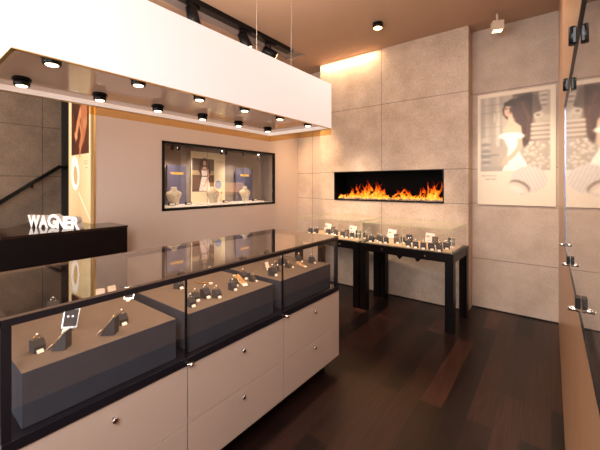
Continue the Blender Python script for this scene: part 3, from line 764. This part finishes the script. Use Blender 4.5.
def make_chain_wedge():
    t = thing('chain_wedge', '', 'chain display', (0,0,-5))
    MB().prism([(-.03,0),(.024,0),(-.024,.068),(-.03,.068)], -.022, .022, axis='y').build('wedge', M['suede'], t)
    b = MB()
    for y in (-.014,-.006,.002,.010,.017): b.tube([(.027,y,.0035),(.0,y,.041),(-.022,y,.071)], .0010, 5)
    b.build('chains', M['chaing'], t)
    MB().rbox((.022,.002,.014), Matrix.Translation((.038,0,.006)) @ Matrix.Rotation(PI/2,4,'Z') @ Matrix.Rotation(-.7,4,'X')).build('price_tag', M['tagw'], t)
    return t
def make_easel():
    t = thing('earring_easel', '', 'earring easel', (0,0,-5))
    Mx = Matrix.Translation((0,0,.040)) @ Matrix.Rotation(.35,4,'Y') @ Matrix.Rotation(0,4,'X')
    Mx = Matrix.Translation((0,0,.038)) @ Matrix.Rotation(-.35,4,'Y')
    MB().rbox((.004,.056,.072), Mx, 0, .001).build('frame', M['silver'], t)
    MB().rbox((.003,.046,.060), Mx @ Matrix.Translation((.003,0,0)), 0, .0005).build('pad', M['suede'], t)
    b = MB()
    for y in (-.008,.008):
        tmp = bmesh.new(); bmesh.ops.create_icosphere(tmp, subdivisions=2, radius=.0042); b._add(tmp, 0, Mx @ Matrix.Translation((.006,y,.006)))
    b.build('earring', M['gem'], t)
    MB().rbox((.040,.044,.003), Matrix.Translation((.014,0,.003)), 0).build('foot', M['silver'], t)
    MB().rbox((.022,.002,.014), Matrix.Translation((.040,0,.006)) @ Matrix.Rotation(PI/2,4,'Z') @ Matrix.Rotation(-.7,4,'X')).build('price_tag', M['tagw'], t)
    return t
def make_ramp():
    t = thing('ring_tray', '', 'ring tray', (0,0,-5))
    MB().prism([(-.075,0),(.075,0),(.075,.008),(-.075,.030)], -.022, .022, axis='y').build('ramp', M['tan'], t)
    b = MB()
    for k in range(7):
        x = -.062+.019*k; z = .030-(x+.075)*.147+.004
        for y in (-.010,.010): finger_ring(b, Vector((x,y,z)), .0055, 0, PI/2)
    b.build('rings', M['goldj'], t)
    MB().rbox((.020,.030,.002), Matrix.Translation((.085,0,.004)) @ Matrix.Rotation(.35,4,'Y')).build('price_tag', M['tagw'], t)
    return t
def make_clear_easel():
    t = thing('silver_card_stand', '', 'card stand', (0,0,-5))
    b = MB(); b.tube([(-.02,-.018,.001),(0,-.018,.055),(.02,-.018,.001)], .0022, 6); b.tube([(-.02,.018,.001),(0,.018,.055),(.02,.018,.001)], .0022, 6); b.tube([(0,-.018,.055),(0,.018,.055)], .0022, 6)
    b.build('wire_legs', M['silver'], t)
    MB().prism([(.021,.002),(.024,.002),(.003,.057),(0,.057)], -.018, .018, axis='y').build('card', M['tagw'], t)
    return t
def make_bracelet():
    t = thing('gold_bracelet', '', 'bracelet', (0,0,-5))
    b = MB(); 
    for k in range(16):
        tmp = bmesh.new(); bmesh.ops.create_icosphere(tmp, subdivisions=1, radius=.0048); b._add(tmp, 0, Matrix.Translation((-.05+.0066*k, .004*math.sin(k*.8), .0048)))
    b.tube([(-.05,0,.0048),(.05,0,.0048)], .0018, 5)
    b.build('links', M['goldj'], t)
    MB().rbox((.022,.014,.010), Matrix.Translation((.062,0,.005)),0,.001).build('clasp_tag', M['tagw'], t)
    return t
def make_card():
    t = thing('picture_stand', '', 'picture card', (0,0,-5))
    Mx = Matrix.Translation((0,0,.066)) @ Matrix.Rotation(-.30,4,'X') @ Matrix.Rotation(.14,4,'Y')
    MB().rbox((.105,.004,.112), Mx, 0, .001).build('card', M['white'], t)
    b = MB(); b.tube([Mx @ Vector((.020*math.cos(2*PI*k/18)+.010, -.0035, .016*math.sin(2*PI*k/18)+.012)) for k in range(18)], .0035, 6, closed=True)
    b.build('printed_ring', M['cream'], t)
    MB().rbox((.055,.001,.006), Mx @ Matrix.Translation((-.01,-.0026,-.034))).build('printed_line', M['tan'], t)
    MB().rbox((.030,.001,.022), Mx @ Matrix.Translation((-.028,-.0026,.012))).build('printed_motif', M['tan'], t)
    MB().rbox((.02,.05,.003), Matrix.Translation((0,.030,.0025))).build('support', M['white'], t)
    return t
protos = dict(ring=make_ring_stand(), silver=make_ring_stand('ring_stand','silver'), chain=make_chain_wedge(), easel=make_easel(), ramp=make_ramp(), clear=make_clear_easel(), brace=make_bracelet(), card=make_card())
used = set()
def put(kind, x, y, z, rz, label, group, sc=1.0):
    pr = protos[kind]
    if kind not in used:
        used.add(kind); pr.location = (x,y,z); pr.rotation_euler = (0,0,rz); pr.scale = (sc,)*3; pr['label'] = label; pr['group'] = group; return pr
    return dup(pr, (x,y,z), rz, label, group, sc)
g1, g2, g3 = 'jewellery displays on the nearest plinth', 'jewellery displays on the middle plinth', 'jewellery displays on the far plinth'
Z = PZ
put('ring', -1.560,.370,Z, .2,'small dark ring stand leftmost on the nearest plinth', g1)
put('chain',-1.515,.430,Z, -2.35,'dark wedge with gold chains beside the leftmost ring stand', g1, 1.0)
put('easel',-1.690,.520,Z, -.75,'silver-framed dark earring easel alone on the nearest plinth', g1, 1.15)
put('chain',-1.500,.600,Z, -2.35,'taller dark wedge with fanned gold chains near the front right of the nearest plinth', g1, 1.05)
put('ring', -1.560,.680,Z, .1,'dark ring stand tucked behind the fanned gold chain wedge', g1)
put('easel',-1.860,.850,Z, -.6,'earring easel at the back right corner of the nearest plinth', g1, .9)
put('silver',-1.985,.535,Z, .1,'silver ring stand at the back of the nearest plinth', g1, 1.1)
put('clear',-1.960,.740,Z, -.3,'left of two silver wire card stands at the back of the nearest plinth', g1, 1.15)
put('clear',-1.970,.800,Z, .1,'right of two silver wire card stands at the back of the nearest plinth', g1, 1.15)
put('silver',-1.500,1.000,Z, .1,'dark ring stand at the left front corner of the middle plinth', g2)
put('ring', -1.550,1.062,Z, .1,'second ring stand from the left on the middle plinth', g2)
put('silver',-1.550,1.128,Z, .1,'third ring stand from the left on the middle plinth, silver ring', g2, 1.1)
put('ring', -1.500,1.168,Z, .1,'fourth ring stand from the left on the middle plinth', g2)
put('brace',-1.780,1.270,Z, .45,'gold link bracelet lying flat on the middle plinth', g2)
put('silver',-1.530,1.310,Z, .1,'ring stand just left of the tan ring tray', g2)
put('ring', -1.580,1.365,Z, .1,'ring stand against the left side of the tan ring tray', g2)
put('ramp', -1.610,1.440,Z, -.35,'long tan sloped ring tray on the middle plinth', g2)
put('ring', -1.650,1.505,Z, .1,'ring stand behind the right side of the tan ring tray', g2, 1.05)
put('chain',-1.560,1.510,Z, .1,'dark chain wedge at the right front corner of the middle plinth', g2, .8)
put('ring', -1.815,1.125,Z, .2,'ring stand near the back left corner of the middle plinth', g2, 1.1)
put('silver',-1.965,1.240,Z, .2,'silver ring stand along the back of the middle plinth, leftmost', g2)
put('clear',-1.965,1.460,Z, .2,'silver wire card stand at the back right of the middle plinth', g2, .8)
put('ring', -1.550,1.690,Z, .1,'dark ring stand at the left front corner of the far plinth', g3, 1.2)
put('easel',-1.600,1.790,Z, .5,'leaning earring easel beside the front left ring stand of the far plinth', g3, 1.0)
put('clear',-1.690,1.770,Z, .1,'silver wire card stand behind the easel on the far plinth', g3, 1.0)
put('chain',-1.600,1.930,Z, .1,'dark chain wedge in the middle of the far plinth', g3, .95)
put('ring', -1.690,1.950,Z, .1,'ring stand behind the chain wedge on the far plinth', g3, 1.1)
put('ramp', -1.560,2.030,Z, -.3,'small tan ring tray on the far plinth', g3, .7)
put('ring', -1.650,2.120,Z, .1,'second ring stand from the right on the far plinth', g3, 1.1)
put('silver',-1.540,2.150,Z, .1,'rightmost ring stand on the far plinth', g3, 1.1)
put('silver',-1.970,1.800,Z, .2,'silver ring stand at the back left of the far plinth', g3, 1.2)
put('ring', -1.970,2.080,Z, .2,'ring stand at the back right of the far plinth', g3, 1.2)

# ------------------------------------------------------------------ two display tables against the fireplace wall
TR = -math.radians(2.5)
TT = .80
def display_table(ox, oy, w, dpt, label):
    t = thing('display_table', label, 'display table', (ox,oy,0), TR, 'wenge display tables under the fireplace')
    # local: x from -w to 0, y from 0 to dpt
    MB().box((-w,0,TT-.024),(0,dpt,TT),0,.002).build('tabletop', M['wenge'], t)
    b = MB(); b.box((-w+.006,.006,TT-.092),(-.006,.030,TT-.024)); b.box((-w+.006,dpt-.03,TT-.092),(-.006,dpt-.006,TT-.024)); b.box((-w+.006,.03,TT-.092),(-w+.03,dpt-.03,TT-.024)); b.box((-.03,.03,TT-.092),(-.006,dpt-.03,TT-.024))
    b.build('apron', M['wenge'], t)
    for x0 in (-w, -.086):
        for y0 in (0, dpt-.09): MB().box((x0+.002,y0+.002,0),(x0+.084,y0+.088,TT-.0245),0,.002).build('leg', M['wenge'], t)
    for xx in (-w*.53,-w*.34):
        MB().prism([(xx-.035,TT-.092),(xx+.035,TT-.092),(xx+.005,TT-.126),(xx-.005,TT-.126)], .006, .030, axis='y').build('corbel', M['wenge'], t)
    for xx in (-w*.72,-w*.26):
        MB().lathe([(.005,0),(.005,.012),(.010,.015),(.010,.021)], mat=Matrix.Translation((xx,.006,TT-.048)) @ Matrix.Rotation(PI/2,4,'X'), seg=14).build('knob', M['chrome'], t)
    MB().box((-w+.05,.05,TT),(-.05,dpt-.05,TT+.004)).build('display_liner', M['tan'], t)
    # glass case
    x0, x1, y0, y1, z0, z1 = -w+.022, -.022, .022, dpt-.03, TT+.0005, 1.05
    gt = MB().box((x0,y0,z1-.008),(x1,y1,z1))
    for f in gt.bm.faces:
        if f.calc_area() < .05: f.material_index = 1
    gt.build('glass_top', [M['glass'], M['edgeg']], t)
    xm = (x0+x1)/2
    for a, c in ((x0,xm),(xm,x1)):
        q = MB().box((a+.001,y0,z0),(c-.001,y0+.006,z1-.0085)).build('glass_front', M['glass'], t)
        MB().box((c-.0075,y0-.001,z0),(c-.001,y0+.007,z1-.0085)).build('front_edge', M['edgeg'], q)
    for a in (x0, x1-.006):
        q = MB().box((a,y0+.007,z0),(a+.006,y1-.007,z1-.0085)).build('glass_side', M['glass'], t)
    MB().box((x0,y1-.006,z0),(x1,y1,z1-.0085)).build('glass_back', M['glass'], t)
    MB().box((x0-.001,y0-.001,z0),(x0+.006,y0+.007,z1-.0085)).build('corner_edge', M['edgeg'], t)
    return t
tA = display_table(-.772, 3.50, 1.065, .62, 'right-hand wenge display table with glass case below the fireplace')
tB = display_table(-.772-1.072*math.cos(TR), 3.50-1.072*math.sin(TR), 1.03, .62, 'left-hand wenge display table with glass case, partly behind the counter')
TZ = TT+.0045
gt1, gt2 = 'jewellery displays in the left table case', 'jewellery displays in the right table case'
L1 = [(-2.75,3.80,'ring','leftmost ring stand in the left table case'),(-2.68,3.84,'silver','silver ring stand, second from left in the left table case'),(-2.62,4.06,'card','white picture card at the left of the left table case'),
      (-2.50,3.88,'ring','dark ring stand in front of the left picture card'),(-2.43,3.90,'chain','dark chain wedge just right of the left picture card'),(-2.36,3.86,'silver','ring stand right of the chain wedge in the left table case'),
      (-2.22,3.80,'ring','dark ring stand in the middle of the left table case'),(-2.13,3.76,'chain','dark chain wedge right of the middle in the left table case'),(-2.06,3.78,'silver','silver ring stand in front of the right picture card, left table case'),
      (-2.20,4.05,'card','white picture card at the right of the left table case'),(-1.96,3.76,'easel','earring easel at the right end of the left table case'),(-1.90,3.84,'ring','rightmost ring stand in the left table case')]
L2 = [(-1.74,3.68,'silver','leftmost silver ring stand in the right table case'),(-1.68,3.76,'ring','ring stand, second from left in the right table case'),(-1.62,3.68,'silver','third ring stand from left in the right table case'),(-1.56,3.70,'ring','fourth ring stand from left in the right table case'),
      (-1.62,4.02,'card','white picture card at the left of the right table case'),(-1.46,3.78,'chain','dark chain wedge left of the glass joint in the right table case'),(-1.40,3.82,'ring','ring stand beside the chain wedge by the glass joint'),(-1.33,3.84,'easel','earring easel just right of the glass joint'),
      (-1.27,3.63,'ring','leftmost of the five front ring stands in the right table case'),(-1.185,3.62,'silver','second of the five front ring stands in the right table case'),(-1.10,3.61,'ring','third of the five front ring stands in the right table case'),(-1.015,3.61,'silver','fourth of the five front ring stands in the right table case'),(-.93,3.60,'ring','fifth of the five front ring stands in the right table case'),
      (-1.14,4.00,'card','white picture card at the right of the right table case'),(-1.04,3.86,'chain','dark chain wedge in front of the right end picture card'),(-.97,3.73,'ring','ring stand right of the rearmost chain wedge, right table case'),(-.90,3.76,'silver','silver ring stand near the right glass end of the right table case'),(-.88,3.90,'easel','rightmost earring easel in the right table case')]
for L_, g_ in ((L1,gt1),(L2,gt2)):
    for x, y, k, lab in L_:
        put(k, x, y, TZ, (-1.2 if k != 'card' else .35)+random.uniform(-.2,.2), lab, g_, 1.45 if k != 'card' else .98)

# ------------------------------------------------------------------ canopy lamp over the counter
AX0, AX1, AY0, AY1, AZ0, AZ1 = -1.395, -2.07, .262, 2.215, 1.95, 2.305
t = thing('canopy_lamp', 'long white fabric canopy lamp hanging over the jewellery counter', 'pendant lamp', (-1.73,1.23,AZ0))
b = MB(); th = .008
b.box((AX0-th,AY0,AZ0),(AX0,AY1,AZ1)); b.box((AX1,AY0,AZ0),(AX1+th,AY1,AZ1)); b.box((AX1+th,AY0,AZ0),(AX0-th,AY0+th,AZ1)); b.box((AX1+th,AY1-th,AZ0),(AX0-th,AY1,AZ1)); b.box((AX1+th,AY0+th,AZ1-.01),(AX0-th,AY1-th,AZ1-.002))
b.build('shade', M['fabric'], t, world=True)
b = MB(); i = .0085
b.box((AX0-i,AY0+i,AZ0+.004),(AX0-i-.004,AY1-i,AZ0+.055)); b.box((AX1+i,AY0+i,AZ0+.004),(AX1+i+.004,AY1-i,AZ0+.055)); b.box((AX1+i,AY0+i,AZ0+.004),(AX0-i,AY0+i+.004,AZ0+.055)); b.box((AX1+i,AY1-i-.004,AZ0+.004),(AX0-i,AY1-i,AZ0+.055))
b.build('inner_lining', M['fabric_in'], t, world=True)
b = MB()
b.box((AX0-.012,AY0,AZ0-.004),(AX0+.001,AY1,AZ0-.0003)); b.box((AX1-.001,AY0,AZ0-.004),(AX1+.012,AY1,AZ0-.0003)); b.box((AX1,AY0-.001,AZ0-.004),(AX0,AY0+.012,AZ0-.0003)); b.box((AX1,AY1-.012,AZ0-.004),(AX0,AY1+.001,AZ0-.0003))
b.build('gold_trim', M['gold'], t, world=True)
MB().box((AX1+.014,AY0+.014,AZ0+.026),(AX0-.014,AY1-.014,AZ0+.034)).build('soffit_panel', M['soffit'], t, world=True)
b = MB(); b.box((AX1+.001,AY0+.46,AZ0-.050),(AX1+.005,AY1,AZ0-.0045)); b.box((AX1+.001,AY1-.005,AZ0-.050),(AX0-.001,AY1-.001,AZ0-.0045))  # translucent amber band below the back and far edges
b.build('amber_band', M['amber'], t, world=True)
LY = [.385,.700,1.015,1.330,1.648,1.965]
for x in (-1.446,-1.858):
    for y in LY:
        s = MB(); s.lathe([(.028,-.012),(.030,-.009),(.030,.0255)], c=(x,y,AZ0), seg=24); s.lathe([(.036,.012),(.036,.019)], c=(x,y,AZ0), seg=24)
        so = s.build('spotlight', M['black'], t, world=True)
        MB().lathe([(.018,-.015),(.021,-.0122)], c=(x,y,AZ0), seg=24).build('lens', M['lens'], so, world=True)
for x, y in ((-1.75,1.73),(-1.75,2.14),(-1.75,.40)):
    MB().tube([(x,y,AZ1-.002),(x,y,CZ-.001)], .0013, 6).build('suspension_cable', M['grey'], t, world=True)

# ------------------------------------------------------------------ ceiling track with spots
o = MB().box((-2.94,-1.9,CZ-.050),(-2.840,3.50,CZ+.0295),0,.002).build('lighting_track', M['black']); tag(o, 'long black lighting track in the grey ceiling recess', 'lighting track')
def track_spot(name, lab, y, tilt, rz):
    t = thing(name, lab, 'spotlight', (-2.885,y,CZ-.0505), rz, 'black spotlights on the ceiling track')
    MB().box((-.03,-.07,-.03),(.03,.07,0),0,.004).build('adapter', M['black'], t)
    MB().tube([(0,0,-.03),(0,0,-.09)], .010, 10).build('stem', M['black'], t)
    Mx = Matrix.Translation((0,0,-.13)) @ Matrix.Rotation(tilt,4,'X')
    hd = MB().lathe([(.035,.11),(.055,.10),(.062,.0),(.068,-.07),(.062,-.075)], mat=Mx, seg=22).build('lamp_head', M['black'], t)
    MB().lathe([(.048,-.080),(.054,-.0752)], mat=Mx, seg=22).build('lens', M['lens2'], hd)
    return t
track_spot('track_spotlight', 'black track spotlight with a lit lens nearest the fireplace wall', 3.10, 1.15, -0.5)
track_spot('track_spotlight', 'middle black track spotlight pointing down', 2.66, .45, -.4)
track_spot('track_spotlight', 'black track spotlight nearest the camera, mostly hidden by the canopy', 1.95, .3, 0.2)
t = thing('ceiling_spotlight', 'small square beige spotlight under the ceiling above the bride poster', 'spotlight', (-.47,4.15,CZ-.001), .4)
MB().box((-.055,-.045,-.19),(.055,.045,-.09),0,.004).build('housing', M['cream'], t); MB().tube([(0,0,-.09),(0,0,0)], .012, 10).build('stem', M['cream'], t)
MB().box((-.042,-.034,-.194),(.042,.034,-.1905)).build('lens', M['lens2'], t)
t = thing('ceiling_downlight', 'short black downlight on the ceiling in front of the fireplace wall', 'downlight', (-1.60,3.55,CZ-.001))
MB().lathe([(.055,-.055),(.060,-.05),(.060,0)], seg=24).build('housing', M['black'], t); MB().lathe([(.045,-.058),(.048,-.0552)], seg=24).build('lens', M['lens2'], t)

# ------------------------------------------------------------------ right wall showcase
GX = .050
t = thing('wall_vitrine', 'glass-fronted wall showcase along the right edge with metal clamps and pins', 'showcase', (.06,.5,VZ0))
MB().box((GX,VY0,VZ0),(GX+.006,VY1,VZ1)).build('glass_front', M['wallglass'], t, world=True)
b = MB(); b.box((GX-.004,VY0,VZ1),(GX+.011,VY1,VZ1+.010)); b.build('top_rail', M['rail'], t, world=True)
b = MB(); b.box((GX-.002,VY0,VZ0-.006),(GX+.011,VY1,VZ0-.0005)); b.build('bottom_rail', M['rail'], t, world=True)
b = MB(); b.box((GX-.002,VY1,VZ0),(GX+.010,VY1+.010,VZ1)); b.build('end_edge', M['steelblue'], t, world=True)
for y in (1.46,.99,.50):
    k = MB(); k.tube([(GX-.011,y,VZ1+.018),(GX-.011,y,VZ1-.024)], .0075, 12); k.box((GX-.010,y-.008,VZ1-.020),(GX-.005,y+.008,VZ1+.014)); k.build('hinge_clamp', M['black'], t, world=True)
for y in (1.86,1.408,.914):
    k = MB().tube([(GX-.001,y,VZ0+.018),(GX-.022,y,VZ0+.018)], .0055, 12).build('locking_pin', M['chrome'], t, world=True)
    if y < 1.8: MB().box((GX-.010,y-.014,VZ0+.024),(GX-.001,y+.014,VZ0+.045)).build('rubber_pad', M['black'], t, world=True)
b = MB(); b.box((XR+.001,VY0+.001,VZ0+.001),(.419,VY1-.001,VZ0+.012)); b.build('display_floor', M['cream'], t, world=True)
MB().box((.405,VY0+.001,VZ0+.013),(.419,VY1-.001,VZ1-.001)).build('back_panel', M['nichewall'], t, world=True)

# ------------------------------------------------------------------ lights
def lamp(name, typ, loc, energy, col, target=None, **k):
    l = bpy.data.lights.new(name, typ); l.energy = energy; l.color = col
    for a, b in k.items(): setattr(l, a, b)
    o = bpy.data.objects.new(name, l); COL.objects.link(o); o.location = loc
    if target is not None:
        d = Vector(target)-Vector(loc); o.rotation_euler = d.to_track_quat('-Z','Y').to_euler()
    return o
WARM = (1.0,.77,.54); WARM2 = (1.0,.68,.40); COOL = (1.0,.95,.95)
for x in (-1.446,-1.858):
    for y in LY:
        lamp('canopy_spot','SPOT',(x,y,AZ0-.022),13.0,(1.0,.76,.55),(x,y,0),spot_size=math.radians(105),spot_blend=.8,shadow_soft_size=.02)
# wall washers for the fireplace wall
lamp('wash_a','AREA',(-2.40,4.17,CZ-.006),9,WARM2,(-2.40,4.23,2.5),shape='RECTANGLE',size=.95,size_y=.03)
lamp('wash_b','SPOT',(-2.2,3.5,3.3),430,WARM,(-2.2,4.05,.85),spot_size=math.radians(37),spot_blend=1,shadow_soft_size=.05)
lamp('wash_c','SPOT',(-2.872,3.2,3.15),230,WARM2,(-3.1,4.4,1.55),spot_size=math.radians(50),spot_blend=1,shadow_soft_size=.05)
lamp('wash_d','SPOT',(-1.3,3.5,3.3),330,WARM,(-1.3,4.0,.8),spot_size=math.radians(34),spot_blend=1,shadow_soft_size=.05)
lamp('poster_spot','SPOT',(-.47,3.6,3.15),115,(1.0,.86,.70),(-.25,4.47,1.65),spot_size=math.radians(44),spot_blend=1,shadow_soft_size=.06)
lamp('right_spot','SPOT',(-.25,3.2,3.3),60,WARM2,(.05,4.0,1.2),spot_size=math.radians(50),spot_blend=1,shadow_soft_size=.05)
# niche
for y in (2.20,2.55,2.90,3.25,3.60): lamp('niche_spot','SPOT',(-3.60,y,NZ1-.03),14,(1.0,.86,.70),(-3.74,y,1.3),spot_size=math.radians(100),spot_blend=1,shadow_soft_size=.01)
lamp('fire_glow','AREA',(-1.8,4.24,1.45),2.5,(1.0,.5,.2),(-1.8,3,1.0),shape='RECTANGLE',size=1.3,size_y=.2)
# flash-like fill from the camera side and added room fills without fixtures
lamp('added_ceiling_fill','AREA',(-1.73,1.2,2.35),36,(1.0,.8,.62),(-1.73,1.2,3.3),shape='RECTANGLE',size=.4,size_y=1.6)  # unseen area light added to brighten the ceiling
lamp('fill_front','AREA',(-.02,-.45,2.15),52,(1.0,.97,.97),(-1.6,.9,1.2),shape='RECTANGLE',size=.8,size_y=.8)
lamp('added_rear_fill','AREA',(-1.6,-2.9,1.7),85,(.90,.95,1.0),(-1.6,4,1.2),shape='RECTANGLE',size=2.2,size_y=2.0)  # unseen cool area light added behind the camera to lift the far wall
lamp('room_top','AREA',(-.55,2.3,3.3),34,(1.0,.84,.72),(-.7,2.3,0),shape='RECTANGLE',size=.8,size_y=1.6)
lamp('room_left','AREA',(-4.0,-1.2,3.2),75,(1.0,.82,.66),(-3.8,-.6,0),shape='RECTANGLE',size=.8,size_y=1.2)

w = bpy.data.worlds.new('World'); scene.world = w; w.use_nodes = True
bg = w.node_tree.nodes['Background']; bg.inputs[0].default_value = (1.0,.82,.68,1); bg.inputs[1].default_value = .15

# ------------------------------------------------------------------ camera
cam = bpy.data.cameras.new('Camera'); co = bpy.data.objects.new('Camera', cam); COL.objects.link(co)
co.location = (0,0,1.5); co.rotation_euler = (PI/2, 0, .65843)
cam.sensor_width = 36; cam.lens = 36*324.9/600; cam.shift_y = -40.37/600; cam.clip_start = .01
scene.camera = co
scene.view_settings.view_transform = 'Standard'
scene.view_settings.look = 'None'
scene.view_settings.exposure = 0.28
